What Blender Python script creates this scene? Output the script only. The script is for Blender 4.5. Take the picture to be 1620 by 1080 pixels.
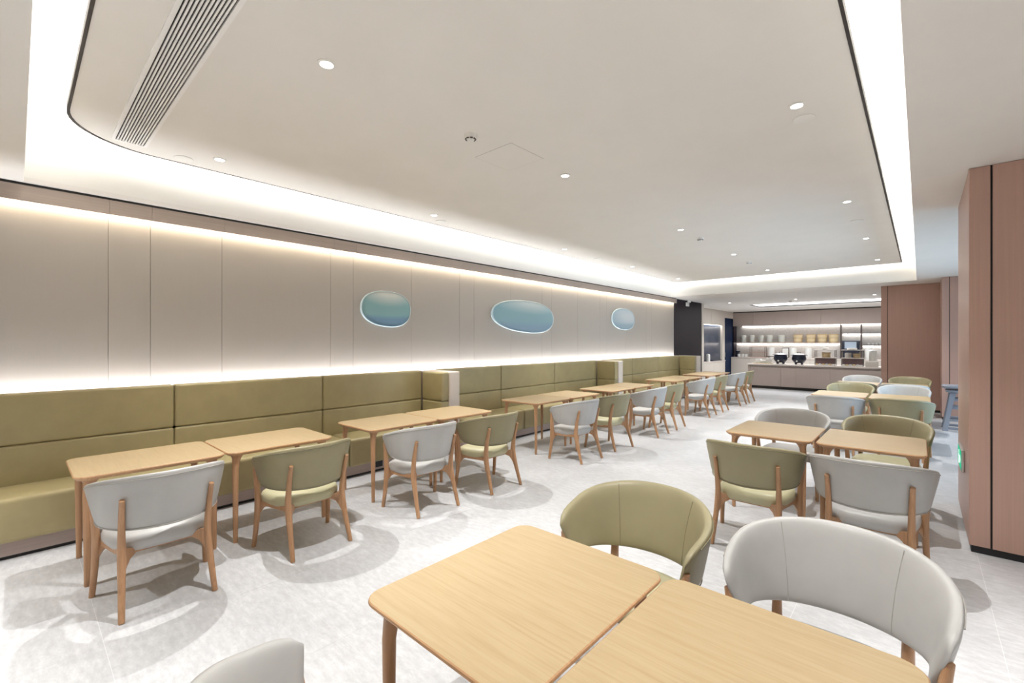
import bpy, bmesh, math, random
from mathutils import Vector, Matrix
random.seed(7)
PI = math.pi
scene = bpy.context.scene
for o in list(bpy.data.objects):
    bpy.data.objects.remove(o)
COL = scene.collection

# ---------------------------------------------------------------- camera
FPX = 712.0
cam_d = bpy.data.cameras.new('camera')
cam_d.sensor_width = 36.0
cam_d.lens = FPX / 1620.0 * 36.0
cam_d.clip_start = 0.05
cam_d.clip_end = 200
cam = bpy.data.objects.new('camera', cam_d)
COL.objects.link(cam)
cam.location = (0, 0, 1.645)
cam.rotation_euler = (PI / 2, 0, math.atan(646.0 / FPX))
scene.camera = cam

# ---------------------------------------------------------------- world, exposure, light levels
world = bpy.data.worlds.new('world')
scene.world = world
world.use_nodes = True
bg = world.node_tree.nodes['Background']
bg.inputs['Color'].default_value = (0.52, 0.74, 1.0, 1)      # daylight outside the window on the right
bg.inputs['Strength'].default_value = 0.6
scene.view_settings.view_transform = 'Standard'
scene.view_settings.look = 'None'
scene.view_settings.gamma = 1.0
scene.view_settings.use_curve_mapping = False
scene.view_settings.exposure = 0.05
scene.cycles.use_denoising = True
scene.cycles.max_bounces = 8
scene.cycles.diffuse_bounces = 5
scene.cycles.sample_clamp_indirect = 10.0
scene.cycles.use_light_tree = True
scene.cycles.caustics_reflective = False
scene.cycles.caustics_refractive = False

COVE = 48.0        # emission of the cove strips
WASH_TOP = 50.0     # strip behind the fascia, shining down the panelled wall
WASH_LOW = 100.0    # strip behind the bench back, shining up the panelled wall
SPOT = 275.0       # watts of one recessed downlight
BAR_LED = 28.0
PANEL = 11.0
DAY = 115.0         # watts of daylight at the window

# daylight coming through the window in the right-hand wall
pd = bpy.data.lights.new('window_daylight', 'AREA')
pd.shape = 'RECTANGLE'; pd.size = 5.4; pd.size_y = 2.4
pd.energy = DAY
pd.color = (0.56, 0.78, 1.0)
pd.spread = math.radians(115)
po = bpy.data.objects.new('window_daylight', pd)
COL.objects.link(po)
po.location = (2.88, 9.8, 1.45)
po.rotation_euler = (PI / 2, 0, PI / 2)

# ---------------------------------------------------------------- materials
def srgb(r, g, b):
    f = lambda c: (c / 255 / 12.92) if c / 255 <= 0.04045 else ((c / 255 + 0.055) / 1.055) ** 2.4
    return (f(r), f(g), f(b), 1)

def new_mat(name, col, rough=0.5, spec=0.5, metal=0.0):
    m = bpy.data.materials.new(name)
    m.use_nodes = True
    b = m.node_tree.nodes['Principled BSDF']
    b.inputs['Base Color'].default_value = col
    b.inputs['Roughness'].default_value = rough
    b.inputs['Specular IOR Level'].default_value = spec
    b.inputs['Metallic'].default_value = metal
    return m

def N(m, t, **kw):
    n = m.node_tree.nodes.new(t)
    for k, v in kw.items():
        setattr(n, k, v)
    return n

def L(m, a, b):
    m.node_tree.links.new(a, b)

def bsdf(m):
    return m.node_tree.nodes['Principled BSDF']

def ramp(m, fac, stops):
    r = N(m, 'ShaderNodeValToRGB')
    el = r.color_ramp.elements
    while len(el) < len(stops):
        el.new(0.5)
    for e, (p, c) in zip(el, stops):
        e.position = p
        e.color = c
    L(m, fac, r.inputs['Fac'])
    return r.outputs['Color']

def coords(m, kind='Object', scale=(1, 1, 1), rot=(0, 0, 0)):
    tc = N(m, 'ShaderNodeTexCoord')
    mp = N(m, 'ShaderNodeMapping')
    mp.inputs['Scale'].default_value = scale
    mp.inputs['Rotation'].default_value = rot
    L(m, tc.outputs[kind], mp.inputs['Vector'])
    return mp.outputs['Vector']

def geo_coords(m, scale=(1, 1, 1)):
    g = N(m, 'ShaderNodeNewGeometry')
    mp = N(m, 'ShaderNodeMapping')
    mp.inputs['Scale'].default_value = scale
    L(m, g.outputs['Position'], mp.inputs['Vector'])
    return mp.outputs['Vector']

def noise(m, vec, scale, detail=4, rough=0.6):
    n = N(m, 'ShaderNodeTexNoise')
    n.inputs['Scale'].default_value = scale
    n.inputs['Detail'].default_value = detail
    n.inputs['Roughness'].default_value = rough
    if vec is not None:
        L(m, vec, n.inputs['Vector'])
    return n.outputs['Fac']

def bump(m, h, strength=0.1, dist=0.01):
    b = N(m, 'ShaderNodeBump')
    b.inputs['Strength'].default_value = strength
    b.inputs['Distance'].default_value = dist
    L(m, h, b.inputs['Height'])
    L(m, b.outputs['Normal'], bsdf(m).inputs['Normal'])

def plain(name, col, rough=0.5, var=0.03, scale=6, spec=0.5, metal=0.0, bmp=0.0, bscale=200):
    """a plain finish with a slight procedural mottling"""
    m = new_mat(name, col, rough, spec, metal)
    v = coords(m)
    f = noise(m, v, scale)
    a = tuple(max(0, c * (1 - var)) for c in col[:3]) + (1,)
    b = tuple(min(1, c * (1 + var)) for c in col[:3]) + (1,)
    L(m, ramp(m, f, [(0.3, a), (0.7, b)]), bsdf(m).inputs['Base Color'])
    if bmp:
        bump(m, noise(m, v, bscale, 3), bmp, 0.002)
    return m

def emit(name, col, strength, sampling='FRONT'):
    m = bpy.data.materials.new(name)
    m.use_nodes = True
    nt = m.node_tree
    for n in list(nt.nodes):
        nt.nodes.remove(n)
    e = nt.nodes.new('ShaderNodeEmission')
    e.inputs['Color'].default_value = col
    e.inputs['Strength'].default_value = strength
    o = nt.nodes.new('ShaderNodeOutputMaterial')
    nt.links.new(e.outputs[0], o.inputs['Surface'])
    m.cycles.emission_sampling = sampling
    return m

def wood(name, light, dark, rough=0.42, axis=0, scale=1.0, spec=0.4):
    m = new_mat(name, light, rough, spec)
    sc = [16, 16, 16]
    sc[axis] = 0.9
    v = coords(m, 'Object', tuple(s * scale for s in sc))
    n1 = noise(m, v, 3.0, 8, 0.62)
    sc2 = [70, 70, 70]
    sc2[axis] = 2.0
    v2 = coords(m, 'Object', tuple(s * scale for s in sc2))
    n2 = noise(m, v2, 2.0, 4, 0.7)
    mix = N(m, 'ShaderNodeMath', operation='MULTIPLY_ADD')
    L(m, n2, mix.inputs[0]); mix.inputs[1].default_value = 0.45
    mm = N(m, 'ShaderNodeMath', operation='MULTIPLY')
    L(m, n1, mm.inputs[0]); mm.inputs[1].default_value = 0.6
    L(m, mm.outputs[0], mix.inputs[2])
    mid = tuple((a + b) / 2 for a, b in zip(light, dark))
    L(m, ramp(m, mix.outputs[0], [(0.34, dark), (0.47, mid), (0.6, light)]), bsdf(m).inputs['Base Color'])
    bump(m, n2, 0.06, 0.002)
    return m

M = {}
M['ceil'] = plain('ceiling_paint', (0.82, 0.795, 0.76, 1), 0.75, 0.015, 2, spec=0.25)
M['cove'] = plain('cove_white_paint', (0.86, 0.845, 0.81, 1), 0.7, 0.01, 2, spec=0.25)
M['dark_trim'] = plain('dark_edge_trim', (0.03, 0.024, 0.022, 1), 0.6)
M['black'] = plain('black_skirting', (0.01, 0.01, 0.012, 1), 0.45)
M['black_gap'] = plain('black_shadow_gap', (0.012, 0.01, 0.01, 1), 0.6)

def panel_mat(name, col, rough, var=0.05, axis=2):
    m = new_mat(name, col, rough, 0.4)
    sc = [60, 60, 60]; sc[axis] = 1.2
    v = geo_coords(m, tuple(sc))
    f = noise(m, v, 1.0, 4, 0.6)
    a = tuple(c * (1 - var) for c in col[:3]) + (1,)
    b = tuple(min(1, c * (1 + var)) for c in col[:3]) + (1,)
    L(m, ramp(m, f, [(0.3, a), (0.7, b)]), bsdf(m).inputs['Base Color'])
    return m

M['wall'] = panel_mat('beige_wall_panel', (0.405, 0.37, 0.33, 1), 0.8, 0.006)
M['fascia'] = panel_mat('beige_fascia', (0.40, 0.33, 0.285, 1), 0.5, 0.06, 1)
M['brown'] = panel_mat('brown_laminate', (0.49, 0.318, 0.26, 1), 0.36, 0.04)
M['bar_beige'] = panel_mat('bar_front_laminate', (0.46, 0.385, 0.345, 1), 0.5, 0.03)
M['plinth'] = panel_mat('bench_plinth_laminate', (0.38, 0.31, 0.28, 1), 0.45, 0.05, 1)
M['divider'] = panel_mat('divider_end_laminate', (0.70, 0.625, 0.555, 1), 0.5, 0.03)
M['dark_metal'] = panel_mat('dark_brushed_metal', (0.016, 0.011, 0.017, 1), 0.5, 0.12)
bsdf(M['dark_metal']).inputs['Specular IOR Level'].default_value = 0.12
bsdf(M['dark_metal']).inputs['Metallic'].default_value = 0.0

# floor: pale grey stone tile with soft cloudy mottling
def stone():
    m = new_mat('pale_stone_tile', (0.6, 0.6, 0.61, 1), 0.36, 0.4)
    v = geo_coords(m)
    vs = geo_coords(m, (1, 2.6, 1))
    n1 = noise(m, v, 1.5, 6, 0.62)
    n2 = noise(m, vs, 11, 6, 0.68)
    n3 = noise(m, v, 60, 3, 0.6)
    a = N(m, 'ShaderNodeMath', operation='MULTIPLY_ADD')
    L(m, n2, a.inputs[0]); a.inputs[1].default_value = 0.55
    b = N(m, 'ShaderNodeMath', operation='MULTIPLY')
    L(m, n1, b.inputs[0]); b.inputs[1].default_value = 0.35
    L(m, b.outputs[0], a.inputs[2])
    c = N(m, 'ShaderNodeMath', operation='MULTIPLY_ADD')
    L(m, n3, c.inputs[0]); c.inputs[1].default_value = 0.12
    L(m, a.outputs[0], c.inputs[2])
    col = ramp(m, c.outputs[0], [(0.34, (0.40, 0.403, 0.415, 1)), (0.5, (0.50, 0.506, 0.52, 1)), (0.66, (0.63, 0.637, 0.65, 1))])
    L(m, col, bsdf(m).inputs['Base Color'])
    r = ramp(m, n2, [(0.3, (0.30, 0.30, 0.30, 1)), (0.7, (0.42, 0.42, 0.42, 1))])
    L(m, r, bsdf(m).inputs['Roughness'])
    bump(m, n2, 0.03, 0.002)
    return m
M['stone'] = stone()
M['grout'] = plain('tile_joint', (0.74, 0.74, 0.74, 1), 0.8)

def leather(name, col, rough=0.42):
    m = new_mat(name, col, rough, 0.4)
    v = coords(m)
    f = noise(m, v, 5, 3)
    a = tuple(c * 0.96 for c in col[:3]) + (1,)
    b = tuple(min(1, c * 1.04) for c in col[:3]) + (1,)
    L(m, ramp(m, f, [(0.35, a), (0.65, b)]), bsdf(m).inputs['Base Color'])
    vo = N(m, 'ShaderNodeTexVoronoi')
    vo.inputs['Scale'].default_value = 420
    L(m, v, vo.inputs['Vector'])
    bump(m, vo.outputs['Distance'], 0.05, 0.001)
    return m
M['green'] = leather('olive_green_leather', (0.305, 0.273, 0.165, 1))
M['green_seat'] = leather('pale_green_leather', (0.47, 0.445, 0.285, 1))
M['bench'] = leather('bench_green_leather', (0.385, 0.326, 0.172, 1), 0.4)
M['grey'] = leather('light_grey_leather', (0.46, 0.457, 0.445, 1))
M['green_seam'] = plain('olive_seam', (0.20, 0.178, 0.105, 1), 0.6)
M['grey_seam'] = plain('grey_seam', (0.40, 0.385, 0.36, 1), 0.6)
M['oak_top'] = wood('oak_table_top', (0.47, 0.362, 0.212, 1), (0.405, 0.292, 0.155, 1), 0.38, 0)
M['oak_leg'] = wood('oak_leg', (0.46, 0.265, 0.145, 1), (0.35, 0.185, 0.09, 1), 0.4, 2)
M['oak_edge'] = wood('oak_edge', (0.54, 0.33, 0.18, 1), (0.43, 0.24, 0.12, 1), 0.4, 0)

M['led'] = emit('led_cove', (1.0, 0.975, 0.94, 1), COVE)
M['led_top'] = emit('led_wall_top', (1.0, 0.88, 0.70, 1), WASH_TOP)
M['led_low'] = emit('led_wall_low', (0.93, 0.955, 1.0, 1), WASH_LOW)
M['led_bar'] = emit('led_bar', (1.0, 0.97, 0.92, 1), BAR_LED)
M['led_panel'] = emit('led_panel', (0.95, 0.97, 1.0, 1), PANEL)
M['lens'] = emit('downlight_lens', (1.0, 0.97, 0.93, 1), 14, 'NONE')
M['white_plastic'] = plain('white_plastic', (0.80, 0.785, 0.75, 1), 0.4)
M['slot_dark'] = plain('slot_dark', (0.05, 0.045, 0.04, 1), 0.7)
M['grille_dark'] = plain('grille_backing', (0.02, 0.017, 0.015, 1), 0.7)
M['grille'] = plain('grille_white', (0.90, 0.885, 0.87, 1), 0.4)
M['worktop'] = plain('pale_worktop', (0.70, 0.63, 0.58, 1), 0.3, 0.04, 8)
M['ceramic'] = plain('white_ceramic', (0.80, 0.80, 0.77, 1), 0.3)
M['speckle'] = plain('speckled_canister', (0.62, 0.63, 0.58, 1), 0.45, 0.14, 30)
M['bamboo'] = plain('woven_bamboo', (0.72, 0.58, 0.36, 1), 0.6, 0.10, 40)
M['bamboo_dark'] = plain('bamboo_band', (0.52, 0.37, 0.20, 1), 0.6, 0.10, 40)
M['kettle'] = plain('black_enamel', (0.012, 0.017, 0.035, 1), 0.28)
M['steel'] = plain('brushed_steel', (0.62, 0.61, 0.60, 1), 0.3, 0.04, 30, metal=0.9)
M['brown_glass'] = plain('brown_tinted_panel', (0.16, 0.10, 0.10, 1), 0.25)
M['thin_metal'] = plain('bronze_metal_frame', (0.10, 0.08, 0.075, 1), 0.4, metal=0.5)
M['navy'] = plain('navy_door', (0.004, 0.016, 0.055, 1), 0.6, spec=0.15)
M['backsplash'] = plain('grey_stone_backsplash', (0.42, 0.40, 0.385, 1), 0.5, 0.10, 14)
M['dark_glass'] = plain('smoked_glass_backsplash', (0.045, 0.06, 0.095, 1), 0.12, 0.1, 3)
M['light_laminate'] = panel_mat('light_laminate', (0.60, 0.55, 0.49, 1), 0.5, 0.03)
M['grey_plastic'] = plain('grey_plastic', (0.30, 0.32, 0.37, 1), 0.45)
M['pastry'] = plain('pastry', (0.74, 0.55, 0.30, 1), 0.7, 0.2, 25)
M['screen_glass'] = plain('oven_window', (0.42, 0.50, 0.60, 1), 0.15)
M['sign_green'] = emit('exit_sign_green', (0.05, 0.62, 0.33, 1), 0.9, 'NONE')
M['sign_white'] = emit('exit_sign_white', (0.80, 1.0, 0.90, 1), 1.1, 'NONE')
M['glass'] = None
g = bpy.data.materials.new('window_glass'); g.use_nodes = True
gb = g.node_tree.nodes['Principled BSDF']
gb.inputs['Transmission Weight'].default_value = 1.0
gb.inputs['Roughness'].default_value = 0.0
gb.inputs['IOR'].default_value = 1.0
gb.inputs['Base Color'].default_value = (0.95, 0.98, 1, 1)
M['glass'] = g

# ---------------------------------------------------------------- mesh helpers
def obj(name, bm, mat, parent=None, smooth=False, angle=35, origin=None):
    """link a bmesh as one object; verts are in the parent's frame unless origin is given (then world coordinates)"""
    if origin is not None:
        bmesh.ops.translate(bm, verts=bm.verts, vec=-Vector(origin))
    bmesh.ops.recalc_face_normals(bm, faces=bm.faces)
    me = bpy.data.meshes.new(name)
    bm.to_mesh(me)
    bm.free()
    if mat is not None:
        for mm in (mat if isinstance(mat, (list, tuple)) else [mat]):
            me.materials.append(mm)
    if smooth:
        me.polygons.foreach_set('use_smooth', [True] * len(me.polygons))
        me.set_sharp_from_angle(angle=math.radians(angle))
    o = bpy.data.objects.new(name, me)
    COL.objects.link(o)
    if parent is not None:
        o.parent = parent
    return o

def tag(o, label=None, cat=None, group=None, kind=None):
    if label: o['label'] = label
    if cat: o['category'] = cat
    if group: o['group'] = group
    if kind: o['kind'] = kind
    return o

def thing(name, label, cat, loc=(0, 0, 0), rz=0.0, group=None):
    o = bpy.data.objects.new(name, None)
    o.empty_display_size = 0.1
    COL.objects.link(o)
    o.location = loc
    o.rotation_euler = (0, 0, rz)
    return tag(o, label, cat, group)

def dup(root, loc, rz, label, group=None):
    r = root.copy(); COL.objects.link(r)
    r.location = loc; r.rotation_euler = (0, 0, rz)
    r['label'] = label
    if group: r['group'] = group
    for ch in list(root.children):
        c = ch.copy(); COL.objects.link(c); c.parent = r
        for gch in list(ch.children):
            d = gch.copy(); COL.objects.link(d); d.parent = c
    return r

def box(bm, x0, x1, y0, y1, z0, z1, bev=0.0, seg=2):
    r = bmesh.ops.create_cube(bm, size=1.0)
    vs = r['verts']
    bmesh.ops.scale(bm, verts=vs, vec=(x1 - x0, y1 - y0, z1 - z0))
    bmesh.ops.translate(bm, verts=vs, vec=((x0 + x1) / 2, (y0 + y1) / 2, (z0 + z1) / 2))
    if bev > 0:
        es = list({e for v in vs for e in v.link_edges})
        bmesh.ops.bevel(bm, geom=es, offset=bev, segments=seg, profile=0.6, affect='EDGES')
    return bm

def bx(*a, **k):
    return box(bmesh.new(), *a, **k)

def loft(bm, rings, close_ends=True, closed=True):
    """rings: lists of points with equal counts; quads between them"""
    R = [[bm.verts.new(p) for p in r] for r in rings]
    n = len(R[0])
    for a, b in zip(R[:-1], R[1:]):
        for i in range(n if closed else n - 1):
            j = (i + 1) % n
            bm.faces.new((a[i], a[j], b[j], b[i]))
    if close_ends and closed:
        bm.faces.new(R[0][::-1]); bm.faces.new(R[-1])
    return R

def lathe(bm, prof, n=24, c=(0, 0, 0), sx=1.0, sy=1.0):
    rings = [[(c[0] + r * sx * math.cos(2 * PI * i / n), c[1] + r * sy * math.sin(2 * PI * i / n), c[2] + z) for i in range(n)] for r, z in prof]
    loft(bm, rings)
    return bm

def prism(bm, pts, z0, z1):
    loft(bm, [[(x, y, z0) for x, y in pts], [(x, y, z1) for x, y in pts]])
    return bm

def rrect(w, h, r, n=7, cx=0.0, cy=0.0):
    pts = []
    for k, (sx, sy) in enumerate(((1, 1), (-1, 1), (-1, -1), (1, -1))):
        ox, oy = cx + sx * (w / 2 - r), cy + sy * (h / 2 - r)
        for i in range(n):
            a = PI / 2 * k + PI / 2 * i / (n - 1)
            pts.append((ox + r * math.cos(a), oy + r * math.sin(a)))
    return pts

def catmull(pts, n):
    P = [Vector(p) for p in pts]
    P = [2 * P[0] - P[1]] + P + [2 * P[-1] - P[-2]]
    out = []
    m = len(P) - 3
    for k in range(n + 1):
        t = k / n * m
        i = min(int(t), m - 1); f = t - i
        a, b, c, d = P[i:i + 4]
        out.append(0.5 * ((2 * b) + (c - a) * f + (2 * a - 5 * b + 4 * c - d) * f * f + (3 * b - a - 3 * c + d) * f ** 3))
    return out

def sweep(bm, path, rad, n=10, steps=16, closed_path=False, up=None):
    """tube along a path; rad is a number or a list of (rx, ry) per control point; up fixes the frame"""
    pts = catmull(path, steps)
    if not isinstance(rad, (int, float)):
        rr = catmull([(r[0], r[1], 0) for r in rad], steps)
    rings = []
    for i, p in enumerate(pts):
        t = (pts[min(i + 1, len(pts) - 1)] - pts[max(i - 1, 0)]).normalized()
        u = Vector(up) if up else (Vector((1, 0, 0)) if abs(t.x) < 0.9 else Vector((0, 1, 0)))
        a = (u - t * u.dot(t)).normalized()
        b = t.cross(a)
        rx, ry = (rad, rad) if isinstance(rad, (int, float)) else (rr[i].x, rr[i].y)
        rings.append([p + a * rx * math.cos(2 * PI * k / n) + b * ry * math.sin(2 * PI * k / n) for k in range(n)])
    loft(bm, rings)
    return bm

def struct(name, bm, mat, parent=None, smooth=False):
    o = obj(name, bm, mat, parent, smooth)
    if parent is None:
        o['kind'] = 'structure'
    return o

# ================================================================ THE SETTING
CEIL = 3.0
OX0, OX1, OY0, OY1 = -5.625, -0.06, 0.045, 13.40      # opening of the tray ceiling
SX0, SX1, SY0, SY1 = -5.375, -0.315, 0.275, 13.22     # raised middle slab
SLAB = 3.40
COVETOP = 3.66
XR, YN, YB = 2.9, -2.6, 22.85
WALLX = -5.75

# floor: joint bed and one object per tile
fl = struct('floor', bx(-7.2, XR + .1, YN - .1, YB + .1, -0.10, -0.0007), M['grout'])
T = 0.9
tile_me = None
for i in range(-8, 3):
    for j in range(-4, 22):
        x0, y0 = 0.325 + i * T, 0.322 + j * T
        if x0 < -7.0 + .01 or x0 + T > XR + 0.4 or y0 < YN - T or y0 > 19.0:
            continue
        if x0 > 0.6 and y0 < 4.0 and y0 < 1:
            continue
        if tile_me is None:
            t = obj('floor_tile', bx(0.001, T - 0.001, 0.001, T - 0.001, -0.012, 0.0), M['stone'], fl)
            tile_me = t.data
        else:
            t = bpy.data.objects.new('floor_tile', tile_me); COL.objects.link(t); t.parent = fl
        t.location = (x0, y0, 0)

# perimeter ceiling with the tray opening
b = bmesh.new()
LX0, LX1, LY0, LY1 = -4.73, -0.45, 18.3, 19.85         # light opening over the bar
for a in ((-7.2, OX0, YN, OY1), (OX1, XR, YN, OY1), (OX0, OX1, YN, OY0), (-7.2, XR, OY1, LY0), (-7.2, LX0, LY0, LY1), (LX1, XR, LY0, LY1), (-7.2, XR, LY1, YB)):
    box(b, a[0], a[1], a[2], a[3], CEIL, CEIL + 0.04)
struct('ceiling', b, M['ceil'])
b = bmesh.new()
w = 0.05
box(b, OX0 - w, OX0, OY0 - w, OY1 + w, CEIL + 0.04, COVETOP)
box(b, OX1, OX1 + w, OY0 - w, OY1 + w, CEIL + 0.04, COVETOP)
box(b, OX0, OX1, OY0 - w, OY0, CEIL + 0.04, COVETOP)
box(b, OX0, OX1, OY1, OY1 + w, CEIL + 0.04, COVETOP)
box(b, OX0 - w, OX1 + w, OY0 - w, OY1 + w, COVETOP, COVETOP + 0.03)
struct('ceiling_tray', b, M['cove'])

def slab_outline(grow=0.0):
    x0, x1, y0, y1 = SX0 - grow, SX1 + grow, SY0 - grow, SY1 + grow
    rads = {(1, 1): 0.07, (-1, 1): 0.07, (-1, -1): 0.62, (1, -1): 0.62}
    pts = []
    for k, (sx, sy) in enumerate(((1, 1), (-1, 1), (-1, -1), (1, -1))):
        r = rads[(sx, sy)]
        ox = (x1 - r) if sx > 0 else (x0 + r)
        oy = (y1 - r) if sy > 0 else (y0 + r)
        for i in range(13):
            a = PI / 2 * k + PI / 2 * i / 12
            pts.append((ox + r * math.cos(a), oy + r * math.sin(a)))
    return pts
sl = struct('ceiling_slab', prism(bmesh.new(), slab_outline(), SLAB, SLAB + 0.05), M['ceil'])
b = bmesh.new()
o1, o2 = slab_outline(0.0), slab_outline(0.018)
n = len(o1)
loft(b, [[(x, y, SLAB - 0.003) for x, y in o1], [(x, y, SLAB - 0.003) for x, y in o2], [(x, y, SLAB + 0.052) for x, y in o2], [(x, y, SLAB + 0.052) for x, y in o1]], close_ends=False)
struct('trim_1', b, M['dark_trim'])

def face(x0, x1, y0, y1, z0, z1, along='y'):
    """one strip face from the edge (x0, z0) to the edge (x1, z1), running along y (or along x from y0/z0 to y1/z1)"""
    bm = bmesh.new()
    if along == 'y':
        v = [(x0, y0, z0), (x0, y1, z0), (x1, y1, z1), (x1, y0, z1)]
    else:
        v = [(x0, y0, z0), (x1, y0, z0), (x1, y1, z1), (x0, y1, z1)]
    bm.faces.new([bm.verts.new(p) for p in v])
    return bm
def strip(name, bm, mat, label, facing=None):
    # cut into half-metre lengths: light sampling stays even along a long strip
    for ax in (0, 1):
        lo = min(v.co[ax] for v in bm.verts); hi = max(v.co[ax] for v in bm.verts)
        nn = int((hi - lo) / 0.5)
        for k in range(1, nn):
            co = [0, 0, 0]; co[ax] = lo + (hi - lo) * k / nn
            no = [0, 0, 0]; no[ax] = 1
            bmesh.ops.bisect_plane(bm, geom=list(bm.verts) + list(bm.edges) + list(bm.faces), plane_co=co, plane_no=no)
    bmesh.ops.recalc_face_normals(bm, faces=bm.faces)
    bm.normal_update()
    if facing == 'out':
        for f in list(bm.faces):
            c = f.calc_center_median()
            d = Vector((max(SX0 + 0.7, min(SX1 - 0.7, c.x)), max(SY0 + 0.7, min(SY1 - 0.7, c.y)), SLAB))
            if f.normal.dot(c - d) < 0:
                f.normal_flip()
    elif facing is not None:
        for f in list(bm.faces):
            if f.normal.dot(Vector(facing)) < 0:
                f.normal_flip()
    me = bpy.data.meshes.new(name); bm.to_mesh(me); bm.free()
    me.materials.append(mat)
    o = bpy.data.objects.new(name, me); COL.objects.link(o)
    tag(o, label, 'light strip')
    return o
# cove strip: follows the slab's edge on its upper side
b = bmesh.new()
i0, i1 = slab_outline(-0.035), slab_outline(0.0)
loft(b, [[(x, y, SLAB + 0.056) for x, y in i1], [(x, y, SLAB + 0.082) for x, y in i1], [(x, y, SLAB + 0.094) for x, y in i0]], close_ends=False)
strip('cove_light_strip', b, M['led'], 'white light strip running round the raised ceiling slab', 'out')

# left wall: backing, panels with joints, fascia with strip, dark metal end
wl = struct('wall_left', bx(WALLX - 0.15, WALLX - 0.014, YN, 16.45, 0, CEIL), M['wall'])
edges = [YN, -1.6, -1.28, 0.592, 0.911, 1.538, 2.783, 3.104, 4.055, 5.02, 5.355, 6.302, 7.25, 7.57, 8.55, 9.5, 9.82, 10.8, 12.0, 12.32, 13.93]
for a, c in zip(edges[:-1], edges[1:]):
    obj('wall_panel', bx(WALLX - 0.014, WALLX, a + 0.002, c - 0.002, 0.9, CEIL - 0.02), M['wall'], wl)
FZ = 2.845
for a, c in zip(edges[:-1], edges[1:]):
    obj('fascia_panel', bx(WALLX + 0.075, WALLX + 0.093, a + 0.0015, c - 0.0015, FZ, CEIL - 0.022), M['fascia'], wl)
obj('fascia_board', bx(WALLX + 0.069, WALLX + 0.0755, YN, 13.93, FZ + 0.004, CEIL - 0.004), M['fascia'], wl)
obj('shadow_gap', bx(WALLX + 0.05, WALLX + 0.088, YN, 13.93, CEIL - 0.022, CEIL - 0.001), M['black_gap'], wl)
strip('wall_wash_strip', face(WALLX + 0.064, WALLX + 0.052, YN + .05, 13.9, FZ + 0.045, FZ + 0.085), M['led_top'], 'warm light strip hidden behind the fascia at the wall top', (-1, 0, -0.3))
strip('bench_wash_strip', face(WALLX + 0.060, WALLX + 0.030, YN + .05, 13.9, 1.125, 1.105), M['led_low'], 'white light strip hidden behind the green bench back', (-0.5, 0, 1))
obj('dark_panel', bx(WALLX - 0.014, WALLX + 0.012, 13.95, 16.3, 0.0, CEIL - 0.002), M['dark_metal'], wl)
obj('edge_post', bx(WALLX - 0.014, WALLX + 0.03, 16.3, 16.5, 0.0, CEIL - 0.002), M['light_laminate'], wl)

# other walls (mostly out of the picture, they close the room)
struct('wall_near', bx(-7.2, XR, YN - 0.12, YN, 0, CEIL), M['wall'])
b = bmesh.new()
box(b, XR, XR + 0.12, YN, 7.0, 0, CEIL)
box(b, XR, XR + 0.12, 12.6, YB, 0, CEIL)
box(b, XR, XR + 0.12, 7.0, 12.6, 0, 0.15)
box(b, XR, XR + 0.12, 7.0, 12.6, 2.75, CEIL)
struct('wall_right', b, M['wall'])
wn = struct('window_1', bx(XR + 0.05, XR + 0.056, 7.05, 12.55, 0.2, 2.7), M['glass'])
b = bmesh.new()
for y in (7.0, 8.38, 9.78, 11.18, 12.54):
    box(b, XR + 0.02, XR + 0.09, y, y + 0.06, 0.15, 2.75)
box(b, XR + 0.02, XR + 0.09, 7.0, 12.6, 0.15, 0.21)
box(b, XR + 0.02, XR + 0.09, 7.0, 12.6, 2.69, 2.75)
obj('window_frame', b, M['thin_metal'], wn)
struct('wall_back', bx(-7.2, XR, YB, YB + 0.12, 0, CEIL), M['backsplash'])
struct('wall_alcove', bx(-7.12, -7.005, 16.3, YB, 0, CEIL), M['light_laminate'])
struct('wall_return', bx(-7.0, WALLX - 0.155, 16.3, 16.45, 0, CEIL), M['light_laminate'])

# brown clad piers on the right: core, black skirting, one object per cladding panel
def pier(name, x0, x1, y0, y1, front, side):
    o = struct(name, bx(x0 + 0.012, x1, y0 + 0.012, y1, 0, CEIL - 0.001), M['black_gap'])
    obj('skirting', bx(x0 + 0.014, x1, y0 + 0.010, y1, 0, 0.06), M['black'], o)
    for a, c in front:
        obj('cladding_panel', bx(a, c, y0, y0 + 0.014, 0.055, CEIL - 0.003, bev=0.002, seg=1), M['brown'], o)
    for a, c in side:
        obj('cladding_panel', bx(x0, x0 + 0.014, a, c, 0.055, CEIL - 0.003, bev=0.002, seg=1), M['brown'], o)
    return o
pier('wall_pier_near', 0.283, XR - 0.05, 5.02, 6.40, [(0.283, 0.398), (0.410, 1.55), (1.562, 2.8)], [(5.036, 5.095), (5.104, 6.39)])
pier('wall_pier_far', -0.715, 0.34, 14.28, 15.3, [(-0.715, -0.597), (-0.585, 0.34)], [(14.296, 15.29)])
pier('wall_pier_corner', 0.335, XR - 0.05, 13.10, 15.3, [(0.335, 0.446), (0.458, 1.6), (1.612, 2.8)], [(13.116, 14.278)])

# ================================================================ BENCH
BF, BBK = -5.52, -5.675       # front and back of the backrest
SEATX = -5.06
def cushion(name, parent, x0, x1, y0, y1, z0, z1, origin, bev=0.028, mat='bench'):
    return obj(name, bx(x0, x1, y0, y1, z0, z1, bev=bev, seg=4), M[mat], parent, True, 60, origin)

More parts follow.
